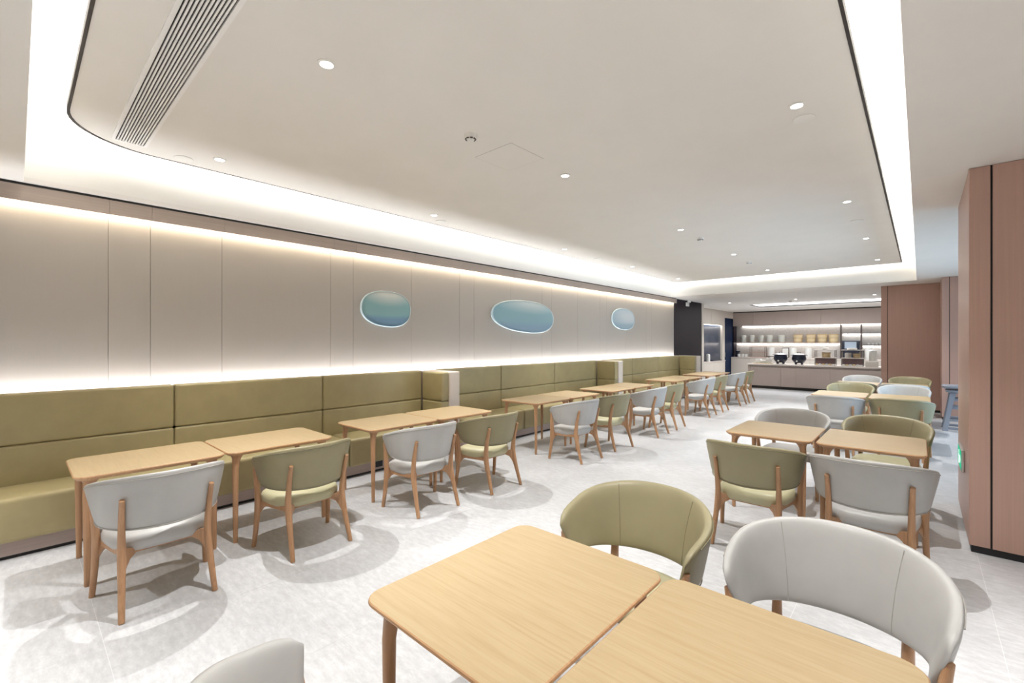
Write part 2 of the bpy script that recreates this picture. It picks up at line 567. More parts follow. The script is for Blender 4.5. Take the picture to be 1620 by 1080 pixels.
def bench(y0, y1, cols, seats, label, div_face, div_end, extra_end=False):
    org = (SEATX - 0.3, (y0 + y1) / 2, 0)
    t = thing('bench', label, 'bench', org, 0, 'green benches along the wall')
    obj('plinth', bx(BBK, SEATX - 0.035, y0, y1, 0.028, 0.155), M['plinth'], t, origin=org)
    obj('toe_recess', bx(BBK, SEATX - 0.055, y0, y1, 0.0, 0.03), M['black'], t, origin=org)
    obj('back_board', bx(BBK, BBK + 0.03, y0, y1, 0.15, 1.195), M['plinth'], t, origin=org)
    ce = [y0] + [c for c in cols if y0 < c < div_face] + [div_face]
    for a, c in zip(ce[:-1], ce[1:]):
        cushion('back_cushion', t, BBK + 0.03, BF, a + 0.002, c - 0.002, 0.790, 1.215, org)
        cushion('back_cushion', t, BBK + 0.03, BF, a + 0.002, c - 0.002, 0.36, 0.788, org)
    se = [y0] + [c for c in seats if y0 < c < div_face] + [div_face]
    for a, c in zip(se[:-1], se[1:]):
        cushion('seat_cushion', t, BF - 0.02, SEATX, a + 0.002, c - 0.002, 0.13, 0.465, org, 0.04)
    # end divider: two cushions in front of a laminate end panel
    dp = obj('divider_panel', bx(BBK, SEATX + 0.03, div_face + 0.13, div_end, 0.0, 1.205, bev=0.02, seg=3), M['divider'], t, True, 40, org)
    for z0, z1 in ((0.790, 1.20), (0.36, 0.788)):
        cushion('divider_cushion', t, BF, SEATX + 0.01, div_face, div_face + 0.135, z0, z1, org)
    return t
bench(YN + 0.1, 4.41, (-0.44, 1.065, 2.575), (-0.40, 1.15, 2.69), 'nearest green leather bench along the wall, ending in the first divider', 4.08, 4.40)
sk = obj('power_socket', bx(SEATX - 0.036, SEATX - 0.031, 3.05, 3.15, 0.055, 0.135, bev=0.002), M['black'], bpy.data.objects['bench'], False, 35, (SEATX - 0.3, (YN + 0.1 + 4.41) / 2, 0))
bench(4.412, 9.33, (5.80, 7.39), (5.9, 7.4), 'middle green leather bench between the two beige dividers', 8.99, 9.32)
bench(9.332, 14.25, (10.73, 12.29), (10.8, 12.3), 'farthest green leather bench ending under the dark wall panel', 13.78, 14.24)

# ================================================================ TABLES
TW, TL, TH = 0.735, 0.878, 0.75
def make_table(name, label):
    t = thing(name, label, 'table')
    # top: slightly crowned edge, tapering underside; faces above and below the rim use two woods
    bm = bmesh.new()
    prof = [(-0.020, TH - 0.030), (-0.003, TH - 0.014), (0.0, TH - 0.009), (-0.002, TH - 0.003), (-0.006, TH)]
    rings = []
    for d, z in prof:
        rings.append([(x, y, z) for x, y in rrect(TW + 2 * d, TL + 2 * d, 0.075 + d, 8)])
    loft(bm, rings)
    for f in bm.faces:
        f.material_index = 0 if (f.normal.z > 0.9 or all(v.co.z > TH - 0.0005 for v in f.verts)) else 1
    obj('table_top', bm, [M['oak_top'], M['oak_edge']], t, True, 30)
    for sx in (-1, 1):
        for sy in (-1, 1):
            bm = bmesh.new()
            fx, fy = sx * (TW / 2 - 0.072), sy * (TL / 2 - 0.072)
            prof = [(0.0155, 0.0), (0.017, 0.01), (0.021, 0.35), (0.0245, 0.60), (0.027, 0.66), (0.033, 0.69), (0.045, 0.709), (0.060, 0.721)]
            n = 14
            rings = []
            for r, z in prof:
                k = max(0.0, (z - 0.60) / 0.12)
                cx, cy = fx - sx * 0.02 * k * k, fy - sy * 0.02 * k * k
                rings.append([(cx + r * math.cos(2 * PI * i / n), cy + r * math.sin(2 * PI * i / n), z) for i in range(n)])
            loft(bm, rings)
            obj('leg', bm, M['oak_leg'], t, True, 50)
    return t
table0 = make_table('wooden_table', 'x')
_t = [False]
ORD = ['first', 'second', 'third', 'fourth', 'fifth', 'sixth', 'seventh', 'eighth', 'ninth', 'tenth', 'eleventh', 'twelfth']
def place_table(x, y, label, group):
    if not _t[0]:
        _t[0] = True
        table0.location = (x, y, 0); table0['label'] = label; table0['group'] = group
        return table0
    return dup(table0, (x, y, 0), 0, label, group)
wall_tab_y = []
for a in (0.25, 2.385, 5.02, 7.17, 9.93, 12.18):
    wall_tab_y += [a + 0.439, a + 0.439 + 0.885]
for k, y in enumerate(wall_tab_y):
    place_table(-4.445, y, 'light oak table in front of the green bench, %s table from the camera end' % ORD[k], 'oak tables along the bench')
rows = [(1.25, -1.09, -0.345), (5.19, -1.085, -0.325), (9.52, -1.02, -0.25), (12.2, -1.015, -0.25)]
rname = ['large foreground oak table', 'oak table in the second pair of the aisle row', 'oak table in the third pair of the aisle row', 'oak table in the farthest pair of the aisle row']
for k, (y, xa, xb) in enumerate(rows):
    place_table(xa, y, rname[k] + ', left of its pair', 'oak tables in the aisle row')
    place_table(xb, y, rname[k] + ', right of its pair', 'oak tables in the aisle row')

# ================================================================ CHAIRS
def shell_pt(u, p, q):
    """u along the back (-1..1), p height (-1..1), q thickness (-1 inside, 1 outside)"""
    s = abs(u)
    v = (p + 1) / 2
    phi = math.radians(107 + 5 * v) * u
    a = 0.296 + (0.350 - 0.296) * v
    bb = 0.240 + (0.318 - 0.240) * v
    c = math.cos(phi)
    y = -bb * c if c > 0 else -0.50 * c
    x = a * math.sin(phi)
    dx = a * math.cos(phi); dy = (bb if c > 0 else 0.50) * math.sin(phi)
    ln = math.hypot(dx, dy)
    nx, ny = dy / ln, -dx / ln
    zt = 0.850 - 0.125 * s ** 2.3
    zb = 0.493 + 0.030 * s ** 2
    if s > 0.90:
        k = math.sqrt(max(0.0, 1 - ((s - 0.90) / 0.102) ** 2))
        k = 0.58 + 0.42 * k
        m = (zt * 0.5 + zb * 0.5)
        zt, zb = m + (zt - m) * k, m + (zb - m) * k
    th = 0.052 - 0.010 * s
    if s > 0.93:
        th *= 0.25 + 0.75 * math.sqrt(max(0.0, 1 - ((s - 0.93) / 0.0701) ** 2))
    off = q * th / 2
    if q < 0:
        off -= 0.012 * (1 - p * p) * (1 - s ** 4)
    return Vector((x + nx * off, y + ny * off, zb + (zt - zb) * v))

def make_chair(name, shell_mat, seat_mat, seam_mat, cat='chair'):
    t = thing(name, 'x', cat)
    bm = bmesh.new()
    nu, ns = 52, 28
    rings = []
    for i in range(nu + 1):
        u = -1 + 2 * i / nu
        ring = []
        for k in range(ns):
            a = 2 * PI * k / ns
            ca, sa = math.cos(a), math.sin(a)
            p = math.copysign(abs(sa) ** 0.35, sa)
            q = math.copysign(abs(ca) ** 0.6, ca)
            ring.append(shell_pt(u, p, q))
        rings.append(ring)
    loft(bm, rings)
    sh = obj('backrest_shell', bm, shell_mat, t, True, 75)
    # stitched seams: two pairs up the inside, one pair round the outside
    for us in (-0.36, 0.36):
        obj('inner_seam', sweep(bmesh.new(), [shell_pt(us, p, -0.985) for p in (-0.93, -0.6, -0.2, 0.2, 0.6, 0.95)], 0.0016, 5, 12), seam_mat, sh, True)
    for pv in (-0.92, 0.86):
        obj('outer_seam', sweep(bmesh.new(), [shell_pt(-0.90 + 1.80 * k / 20, pv, 0.97) for k in range(21)], 0.0028, 5, 40, up=(0, 0, 1)), seam_mat, sh, True)
    # seat cushion
    bm = bmesh.new()
    rings = []
    nn = 36
    for sc, z in ((0.80, 0.345), (0.93, 0.350), (1.0, 0.376), (1.01, 0.405), (0.98, 0.430), (0.91, 0.445), (0.7, 0.453), (0.35, 0.457)):
        ring = []
        for k in range(nn):
            a = 2 * PI * k / nn
            ca, sa = math.cos(a), math.sin(a)
            x = math.copysign(abs(ca) ** 0.55, ca) * 0.268 * sc
            y = math.copysign(abs(sa) ** 0.55, sa) * 0.215 * sc
            x *= 1 + 0.10 * y / 0.215
            ring.append((x, y + 0.04, z))
        rings.append(ring)
    loft(bm, rings)
    obj('seat', bm, seat_mat, t, True, 60)
    # seat frame: four rails
    bm = bmesh.new()
    for p, q in (((-0.285, 0.175), (0.285, 0.175)), ((-0.215, -0.13), (0.215, -0.13)), ((-0.275, 0.19), (-0.205, -0.19)), ((0.275, 0.19), (0.205, -0.19))):
        d = (Vector(q) - Vector(p)).normalized()
        nrm = Vector((-d.y, d.x)) * 0.011
        P, Q = Vector(p), Vector(q)
        pts = [P + nrm, Q + nrm, Q - nrm, P - nrm]
        prism(bm, [(v.x, v.y) for v in pts], 0.338, 0.372)
    obj('seat_frame', bm, M['oak_leg'], t)
    for sx in (-1, 1):
        for front in (True, False):
            bm = bmesh.new()
            if front:
                path = [(0.312, 0.205, 0.0), (0.302, 0.180, 0.18), (0.296, 0.168, 0.34), (0.300, 0.165, 0.44), (0.312, 0.160, 0.56), (0.324, 0.156, 0.645)]
            else:
                path = [(0.236, -0.300, 0.0), (0.228, -0.245, 0.18), (0.222, -0.200, 0.34), (0.222, -0.196, 0.44), (0.224, -0.218, 0.57), (0.228, -0.258, 0.705)]
            rad = [(0.0165, 0.0185), (0.019, 0.023), (0.022, 0.033), (0.0205, 0.029), (0.0175, 0.022), (0.0145, 0.0165)]
            path = [(sx * x, y, z) for x, y, z in path]
            sweep(bm, path, rad, 12, 26, up=(1, 0, 0))
            # gusset joining leg and rail
            base = Vector((path[2][0], path[2][1], 0))
            for d in (Vector((-0.72 * sx, -0.5 if front else 0.7, 0)).normalized(),):
                sd = Vector((-d.y, d.x, 0)) * 0.013
                out = [(0, 0.235), (0.026, 0.285), (0.05, 0.318), (0.095, 0.338), (0.095, 0.372), (0, 0.40)]
                loft(bm, [[base + d * a + sd + Vector((0, 0, z)) for a, z in out], [base + d * a - sd + Vector((0, 0, z)) for a, z in out]])
            obj('leg', bm, M['oak_leg'], t, True, 50)
    return t
green0 = make_chair('green_tub_chair', M['green'], M['green_seat'], M['green_seam'])
grey0 = make_chair('grey_tub_chair', M['grey'], M['grey'], M['grey_seam'])
_used = {'g': False, 'w': False}
def place_chair(kind, x, y, rz, label, group):
    src = green0 if kind == 'g' else grey0
    if not _used[kind]:
        _used[kind] = True
        src.location = (x, y, 0); src.rotation_euler = (0, 0, rz); src['label'] = label; src['group'] = group
        return src
    return dup(src, (x, y, 0), rz, label, group)
# along the bench: rear-leg midpoints read off the floor; they face the wall (local +y turned to -x)
rear = [(-3.452, 0.649, 1.0), (-3.476, 1.622, 3.2), (-3.446, 2.75, -2.1), (-3.403, 3.665, 0.5), (-3.343, 5.322, -3.5), (-3.345, 6.238, -5.0),
        (-3.32, 7.60, 2.0), (-3.356, 8.471, 4.0), (-3.374, 10.31, 1.4), (-3.396, 11.254, 3.0), (-3.380, 12.625, -2.0), (-3.374, 13.406, -1.0)]
for k, (x, y, a) in enumerate(rear):
    kind = 'w' if k % 2 == 0 else 'g'
    rz = PI / 2 + math.radians(a)
    cx, cy = x + 0.30 * -math.sin(rz), y + 0.30 * math.cos(rz)
    colour = 'light grey' if kind == 'w' else 'olive green'
    place_chair(kind, cx, cy, rz, '%s tub chair facing the bench, %s chair from the camera end' % (colour, ORD[k]), 'chairs along the bench tables')
G = 'chairs of the aisle row'
def pc(kind, x, y, rz, text):
    place_chair(kind, x, y, rz, text, G)
pc('g', -1.07, 2.10, PI, 'olive green tub chair behind the left foreground table')
pc('w', -0.257, 2.11, PI, 'large light grey tub chair behind the right foreground table')
pc('w', -1.075, 0.545, math.radians(20), 'light grey tub chair cut off by the bottom edge of the photo')
pc('g', -1.022, 4.11, 0.0, 'olive green tub chair with its back to us, second aisle tables')
pc('w', -0.268, 4.12, 0.02, 'light grey tub chair with its back to us, second aisle tables')
pc('w', -1.085, 5.94, PI, 'light grey tub chair on the far side of the second aisle tables')
pc('g', -0.262, 6.00, PI, 'olive green tub chair on the far side of the second aisle tables')
pc('w', -0.96, 8.36, 0.05, 'light grey tub chair with its back to us, third aisle tables')
pc('g', -0.205, 8.52, 0.0, 'olive green tub chair with its back to us, third aisle tables')
pc('g', -0.985, 10.60, PI, 'olive green tub chair on the far side of the third aisle tables')
pc('w', -0.225, 10.62, PI, 'light grey tub chair on the far side of the third aisle tables')
pc('g', -1.0, 11.40, 0.0, 'olive green tub chair with its back to us, farthest aisle tables')
pc('w', -0.23, 11.42, 0.0, 'light grey tub chair with its back to us, farthest aisle tables')
pc('w', -1.005, 13.20, PI, 'light grey tub chair on the far side of the farthest aisle tables')
pc('g', -0.175, 13.35, PI, 'olive green tub chair on the far side of the farthest aisle tables')

# ================================================================ WALL ART (glazed pebble shapes)
def pebble_mat(name, cl, mid, low, cloud):
    m = new_mat(name, mid, 0.45, 0.35)
    tc = N(m, 'ShaderNodeTexCoord')
    sp = N(m, 'ShaderNodeSeparateXYZ')
    L(m, tc.outputs['Generated'], sp.inputs[0])
    def dist(cy, cz, ky, kz):
        mp = N(m, 'ShaderNodeMapping')
        mp.inputs['Location'].default_value = (0, -cy * ky, -cz * kz)
        mp.inputs['Scale'].default_value = (0, ky, kz)
        L(m, tc.outputs['Generated'], mp.inputs['Vector'])
        ln = N(m, 'ShaderNodeVectorMath', operation='LENGTH')
        L(m, mp.outputs['Vector'], ln.inputs[0])
        return ln.outputs['Value']
    W, K = (1, 1, 1, 1), (0, 0, 0, 1)
    up = ramp(m, dist(cl[0], cl[1], 1.0, 1.5), [(0.18, W), (0.66, K)])
    dn = ramp(m, dist(0.45, 1.2, 0.55, 1.0), [(0.86, K), (1.12, W)])
    m1 = N(m, 'ShaderNodeMixRGB'); L(m, up, m1.inputs['Fac']); m1.inputs[1].default_value = mid; m1.inputs[2].default_value = cloud
    m2 = N(m, 'ShaderNodeMixRGB'); L(m, dn, m2.inputs['Fac']); L(m, m1.outputs[0], m2.inputs[1]); m2.inputs[2].default_value = low
    col = m2.outputs[0]
    L(m, col, bsdf(m).inputs['Base Color'])
    return m
def pebble(name, yc, zc, w, h, egg, tilt, mat, label):
    t = thing(name, label, 'wall art', (WALLX, yc, zc), 0, 'pebble wall reliefs')
    n = 56
    def ring(sc, x):
        out = []
        for k in range(n):
            a = 2 * PI * k / n
            ca, sa = math.cos(a), math.sin(a)
            y = math.copysign(abs(ca) ** 0.86, ca) * w / 2 * sc; z = math.copysign(abs(sa) ** 0.86, sa) * h / 2 * sc
            z *= 1 + egg * y / (w / 2)
            y2 = y * math.cos(tilt) - z * math.sin(tilt); z2 = y * math.sin(tilt) * 0.7 + z * math.cos(tilt)
            out.append((x, y2, z2))
        return out
    bm = bmesh.new()
    loft(bm, [ring(0.93, 0.0), ring(0.99, 0.012), ring(1.0, 0.030), ring(0.985, 0.043), ring(0.966, 0.047), ring(0.955, 0.044), ring(0.95, 0.036)])
    rim = obj('rim', bm, M['pebble_rim'], t, True, 60)
    bm = bmesh.new()
    loft(bm, [ring(0.958, 0.036), ring(0.93, 0.041), ring(0.8, 0.046), ring(0.55, 0.052), ring(0.25, 0.055)])
    obj('glazed_face', bm, mat, t, True, 60)
    return t
M['pebble_rim'] = plain('pebble_rim_glaze', (0.46, 0.56, 0.60, 1), 0.3)
pebble('pebble_relief', 3.605, 2.115, 0.83, 0.52, 0.05, -0.08, pebble_mat('glaze_teal', (0.55, 1.0), (0.235, 0.41, 0.425, 1), (0.16, 0.28, 0.40, 1), (0.62, 0.64, 0.59, 1)), 'rounded teal and blue pebble relief nearest on the panelled wall')
pebble('pebble_relief', 6.675, 2.13, 1.87, 0.625, 0.10, -0.05, pebble_mat('glaze_blue', (0.62, 1.02), (0.26, 0.415, 0.46, 1), (0.245, 0.355, 0.455, 1), (0.54, 0.60, 0.59, 1)), 'widest blue pebble relief in the middle of the wall')
pebble('pebble_relief', 10.62, 2.225, 1.21, 0.56, 0.06, -0.03, pebble_mat('glaze_pale', (0.7, 0.6), (0.42, 0.52, 0.57, 1), (0.32, 0.43, 0.50, 1), (0.60, 0.64, 0.66, 1)), 'small pale blue pebble relief farthest along the wall')

# ================================================================ CEILING FITTINGS
def disc(bm, r0, r1, z0, z1, n=28):
    return lathe(bm, [(r0, z0), (r1, z1)], n)
def downlight(x, y, label, power=SPOT, z=SLAB, cone=82, tilt=0.0):
    t = thing('downlight', label, 'downlight', (x, y, z), 0, 'recessed downlights')
    bm = bmesh.new()
    lathe(bm, [(0.056, -0.001), (0.056, -0.005), (0.041, -0.008), (0.038, -0.002)], 28)
    obj('trim_ring', bm, M['white_plastic'], t, True)
    obj('lens', lathe(bmesh.new(), [(0.037, -0.0035), (0.037, -0.0075), (0.026, -0.009)], 24), M['lens'], t, True)
    ld = bpy.data.lights.new('downlight_lamp', 'SPOT')
    ld.energy = power
    ld.color = (1.0, 0.985, 0.965)
    ld.spot_size = math.radians(cone)
    ld.spot_blend = 0.8
    ld.shadow_soft_size = 0.012
    lo = bpy.data.objects.new('downlight_lamp', ld)
    COL.objects.link(lo)
    lo.parent = t
    lo.location = (0, 0, -0.035)
    lo.rotation_euler = (0, math.radians(tilt), 0)     # the bench-side lamps are turned away from the wall
    return t
for cname, x in (('bench-side', -5.0), ('middle', -2.78), ('right-hand', -0.68)):
    for k, y in enumerate((1.32, 3.90, 7.0, 9.70, 12.4)):
        downlight(x, y, 'small round downlight, %s in the %s row of the ceiling' % (ORD[k], cname), SPOT, SLAB, 72 if x < -4.5 else 82, -15.0 if x < -4.5 else 0.0)
for k, (x, y) in enumerate(((-4.2, -1.3), (-2.1, -1.3), (0.0, -1.3), (1.5, 0.4), (1.5, 2.8))):  # unseen lamps, added so their bounce brightens the ceilings
    downlight(x, y, 'added fill downlight in the low ceiling behind the camera, %s from the bench wall' % ORD[k], SPOT * 1.5, CEIL)
for x, y, n_ in ((-4.95, 16.8, 'left'), (-2.95, 16.75, 'middle'), (-0.98, 16.65, 'right')):
    downlight(x, y, 'round downlight in the low ceiling in front of the bar, ' + n_, SPOT * 0.45, CEIL)
def speaker(x, y, label):
    bm = bmesh.new()
    lathe(bm, [(0.075, 0.0), (0.077, -0.004), (0.073, -0.008), (0.06, -0.010)], 32)
    o = obj('ceiling_speaker', bm, M['white_plastic'], None, True)
    o.location = (x, y, SLAB)
    tag(o, label, 'speaker', 'ceiling speakers')
for x, y, l in ((-5.23, 1.08, 'flat white round ceiling disc near the long vent'), (-5.19, 4.17, 'flat white ceiling disc by the second bench-side downlight'), (-5.07, 8.28, 'flat white ceiling disc farthest along the bench side'),
                (-0.68, 4.17, 'flat white ceiling disc next to the nearest right-hand downlight'), (-0.685, 8.21, 'flat white ceiling disc farthest on the right-hand side')):
    speaker(x, y, l)
def smoke(x, y, z, label):
    t = thing('smoke_detector', label, 'smoke detector', (x, y, z), 0, 'smoke detectors')
    obj('base', lathe(bmesh.new(), [(0.056, 0.0), (0.056, -0.02), (0.050, -0.032), (0.036, -0.036)], 28), M['white_plastic'], t, True)
    obj('sensor_cap', lathe(bmesh.new(), [(0.030, -0.036), (0.030, -0.047), (0.024, -0.052)], 24), M['white_plastic'], t, True)
    for k in range(8):
        a = 2 * PI * k / 8 + 0.2
        bm = bmesh.new()
        box(bm, 0.0335, 0.0475, -0.0115, 0.0115, -0.0372, -0.0335)
        bmesh.ops.rotate(bm, verts=bm.verts, matrix=Matrix.Rotation(a, 3, 'Z'))
        obj('vent_slot', bm, M['slot_dark'], t)
smoke(-2.835, 2.60, SLAB, 'white smoke detector nearest us, beside the ceiling hatch')
smoke(-2.76, 7.79, SLAB, 'white smoke detector halfway along the raised ceiling')
smoke(-2.795, 10.85, SLAB, 'white smoke detector at the far end of the raised ceiling')
smoke(-3.2, 17.25, CEIL, 'white smoke detector in front of the bar light')
# access hatch
t = thing('ceiling_hatch', 'square access hatch with thin outline in the ceiling', 'hatch', (-2.91, 3.17, SLAB))
obj('hatch_gap', bx(-0.232, 0.232, -0.232, 0.232, -0.0008, 0.0), plain('hatch_gap', (0.28, 0.25, 0.22, 1), 0.8), t)
obj('hatch_panel', bx(-0.2295, 0.2295, -0.2295, 0.2295, -0.0016, -0.0004), M['ceil'], t)
# long linear vent
VX0, VX1, VY0, VY1 = -5.14, -1.3, 0.548, 0.790
t = thing('air_vent', 'long white slatted air vent in the ceiling', 'air vent', ((VX0 + VX1) / 2, (VY0 + VY1) / 2, SLAB))
og = t.location.copy()
bm = bmesh.new()
fw = 0.024
box(bm, VX0, VX1, VY0, VY0 + fw, SLAB - 0.018, SLAB)
box(bm, VX0, VX1, VY1 - fw, VY1, SLAB - 0.018, SLAB)
box(bm, VX0, VX0 + fw * .7, VY0 + fw, VY1 - fw, SLAB - 0.018, SLAB)
box(bm, VX1 - fw * .7, VX1, VY0 + fw, VY1 - fw, SLAB - 0.018, SLAB)
obj('vent_frame', bm, M['grille'], t, origin=og)
obj('backing', bx(VX0 + .01, VX1 - .01, VY0 + .01, VY1 - .01, SLAB - 0.002, SLAB - 0.0005), M['grille_dark'], t, origin=og)
ns = 10
pitch = (VY1 - VY0 - 2 * fw) / (ns + 0.55)
for k in range(ns):
    yc = VY0 + fw + pitch * (k + 0.78)
    obj('slat', bx(VX0 + fw * .6, VX1 - fw * .6, yc - pitch * 0.27, yc + pitch * 0.27, SLAB - 0.0165, SLAB - 0.006), M['grille'], t, origin=og)
x = VX0 + 0.24
while x < VX1:
    obj('crossbar', bx(x, x + 0.006, VY0 + fw, VY1 - fw, SLAB - 0.007, SLAB - 0.003), M['slot_dark'], t, origin=og)
    x += 0.24
# recessed light over the bar
t = thing('ceiling_light', 'long rectangular lit ceiling panel over the bar', 'ceiling light', ((LX0 + LX1) / 2, (LY0 + LY1) / 2, CEIL))
og = t.location.copy()
obj('diffuser', bx(LX0, LX1, LY0, LY1, CEIL + 0.10, CEIL + 0.11), M['led_panel'], t, origin=og)
bm = bmesh.new()
for a in ((LX0 - .03, LX0, LY0 - .03, LY1 + .03), (LX1, LX1 + .03, LY0 - .03, LY1 + .03), (LX0, LX1, LY0 - .03, LY0), (LX0, LX1, LY1, LY1 + .03)):
    box(bm, a[0], a[1], a[2], a[3], CEIL + 0.001, CEIL + 0.12)
obj('surround', bm, M['cove'], t, origin=og)

# emergency lamp on the dark panel
t = thing('emergency_lamp', 'white emergency lamp high on the dark metal panel', 'lamp', (WALLX + 0.012, 14.95, 2.84))
obj('housing', bx(0, 0.05, -0.10, 0.10, -0.03, 0.10, bev=0.012), M['white_plastic'], t, True)
for s in (-1, 1):
    bm = bmesh.new()
    lathe(bm, [(0.022, -0.01), (0.045, 0.02), (0.05, 0.035), (0.04, 0.045)], 18)
    bmesh.ops.rotate(bm, verts=bm.verts, matrix=Matrix.Rotation(PI / 2, 3, 'Y'))
    bmesh.ops.translate(bm, verts=bm.verts, vec=(0.055, s * 0.06, 0.135))
    obj('lamp_head', bm, M['white_plastic'], t, True)
# exit sign on the pier's side
t = thing('exit_sign', 'small green lit running man sign low on the brown pier', 'sign', (0.283, 5.68, 0.615))
obj('plate', bx(-0.022, 0, -0.22, 0.22, -0.095, 0.095, bev=0.006), M['steel'], t, True)
obj('lit_face', bx(-0.0245, -0.021, -0.20, 0.20, -0.078, 0.078), M['sign_green'], t)
def flat(pts, x0=-0.0275, x1=-0.0242):
    bm = bmesh.new()
    loft(bm, [[(x0, y, z) for y, z in pts], [(x1, y, z) for y, z in pts]])
    return bm
man = bmesh.new()
def addp(pts):
    loft(man, [[(-0.0275, y, z) for y, z in pts], [(-0.0242, y, z) for y, z in pts]])
addp([(0.02 + 0.016 * math.cos(2 * PI * k / 12), 0.048 + 0.016 * math.sin(2 * PI * k / 12)) for k in range(12)])
addp([(0.005, 0.03), (0.032, 0.03), (0.045, -0.01), (0.018, -0.015)])
addp([(0.018, -0.012), (0.045, -0.012), (0.07, -0.06), (0.052, -0.066)])
addp([(0.02, -0.01), (0.036, -0.016), (0.0, -0.045), (-0.03, -0.045), (-0.03, -0.034), (-0.004, -0.034)])
addp([(0.03, 0.03), (0.07, 0.005), (0.062, -0.006), (0.028, 0.014)])
addp([(0.008, 0.03), (-0.03, 0.008), (-0.025, -0.002), (0.012, 0.014)])
addp([(-0.155, 0.0), (-0.115, 0.036), (-0.115, 0.012), (-0.06, 0.012), (-0.06, -0.012), (-0.115, -0.012), (-0.115, -0.036)])
obj('pictogram', man, M['sign_white'], t)

# ================================================================ BAR AREA
BY = 17.6
t = thing('bar_counter', 'long beige bar counter under the ceiling light', 'counter', (-1.9, BY + 0.4, 0))
og = t.location.copy()
BX0, BX1 = -4.57, 1.2
obj('carcass', bx(BX0 + 0.03, BX1, BY + 0.02, BY + 0.75, 0.10, 0.80), M['bar_beige'], t, origin=og)
obj('toe_kick', bx(BX0 + 0.10, BX1, BY + 0.09, BY + 0.70, 0.0, 0.10), M['slot_dark'], t, origin=og)
pe = [BX0 + 0.075, -3.535, -3.097, -2.154, -1.679, -1.195, -0.25, 0.7, BX1]
for a, c in zip(pe[:-1], pe[1:]):
    obj('front_panel', bx(a + 0.004, c - 0.004, BY, BY + 0.02, 0.10, 0.762), M['bar_beige'], t, origin=og)
obj('end_frame', bx(BX0, BX0 + 0.065, BY - 0.01, BY + 0.76, 0.10, 0.80), M['bar_beige'], t, origin=og)
obj('top_rail', bx(BX0, BX1, BY - 0.01, BY + 0.02, 0.775, 0.80), M['bar_beige'], t, origin=og)
wt = obj('worktop', bx(BX0 - 0.02, BX1, BY - 0.03, BY + 0.80, 0.812, 0.86, bev=0.006), M['worktop'], None, True)
tag(wt, 'pale worktop along the whole bar counter', 'worktop')
obj('reveal', bx(BX0 + 0.02, BX1, BY + 0.01, BY + 0.74, 0.80, 0.812), M['black_gap'], t, origin=og)
TOPZ = 0.86

def kettle(x, y, label):
    t = thing('soup_kettle', label, 'soup kettle', (x, y, TOPZ), 0, 'soup kettles')
    obj('pot', lathe(bmesh.new(), [(0.10, 0.055), (0.155, 0.075), (0.205, 0.15), (0.212, 0.20), (0.198, 0.27), (0.192, 0.31), (0.208, 0.318), (0.212, 0.33), (0.19, 0.335)], 32), M['kettle'], t, True, 45)
    for k in range(4):
        a = PI / 4 + k * PI / 2
        obj('foot', lathe(bmesh.new(), [(0.014, 0.0), (0.02, 0.02), (0.03, 0.075)], 10, (0.125 * math.cos(a), 0.125 * math.sin(a), 0)), M['kettle'], t, True)
    lid = obj('lid', lathe(bmesh.new(), [(0.188, 0.334), (0.186, 0.345), (0.13, 0.372), (0.05, 0.385), (0.02, 0.386)], 28), M['steel'], t, True, 45)
    obj('lid_knob', sweep(bmesh.new(), [(-0.05, 0, 0.384), (-0.035, 0, 0.415), (0.035, 0, 0.415), (0.05, 0, 0.384)], 0.009, 8, 14), M['kettle'], lid, True)
    bm = bmesh.new()
    lathe(bm, [(0.026, 0), (0.026, 0.012), (0.018, 0.016)], 16)
    bmesh.ops.rotate(bm, verts=bm.verts, matrix=Matrix.Rotation(PI / 2, 3, 'X'))
    bmesh.ops.translate(bm, verts=bm.verts, vec=(-0.03, -0.20, 0.12))
    obj('dial', bm, M['ceramic'], t, True)
    for s in (-1, 1):
        obj('handle', bx(s * 0.225 - 0.02, s * 0.225 + 0.02, -0.05, 0.05, 0.312, 0.328, bev=0.006), M['kettle'], t, True)
kettle(-3.615, 17.95, 'round black soup kettle nearer the left end of the bar')
kettle(-3.065, 17.95, 'round black soup kettle second from the left end of the bar')

def display_stand(x, y, label, kind):
    t = thing('display_stand', label, 'display stand', (x, y, TOPZ), 0, 'display stands on the bar')
    w, d, h = 0.27, 0.17, 0.50
    for sx in (-1, 1):
        for sy in (-1, 1):
            obj('post', bx(sx * w - .008, sx * w + .008, sy * d - .008, sy * d + .008, 0, h), M['thin_metal'], t)
    obj('lower_cabinet', bx(-w + .01, w - .01, -d + .03, d - .01, 0.05, 0.24), M['brown_glass'], t)
    obj('shelf_board', bx(-w - .02, w + .02, -d - .02, d + .02, 0.24, 0.262, bev=.004), M['worktop'], t)
    obj('top_board', bx(-w - .02, w + .02, -d - .02, d + .02, h, h + 0.02, bev=.004), M['worktop'], t)
    obj('tray', bx(-w + .0, w - .02, -d - .06, d - .04, 0.0, 0.018), M['ceramic'], t)
display_stand(-2.315, 17.95, 'metal framed display stand left of the bamboo steamer', 0)
display_stand(-1.60, 17.95, 'metal framed display stand nearest the brown pier', 1)

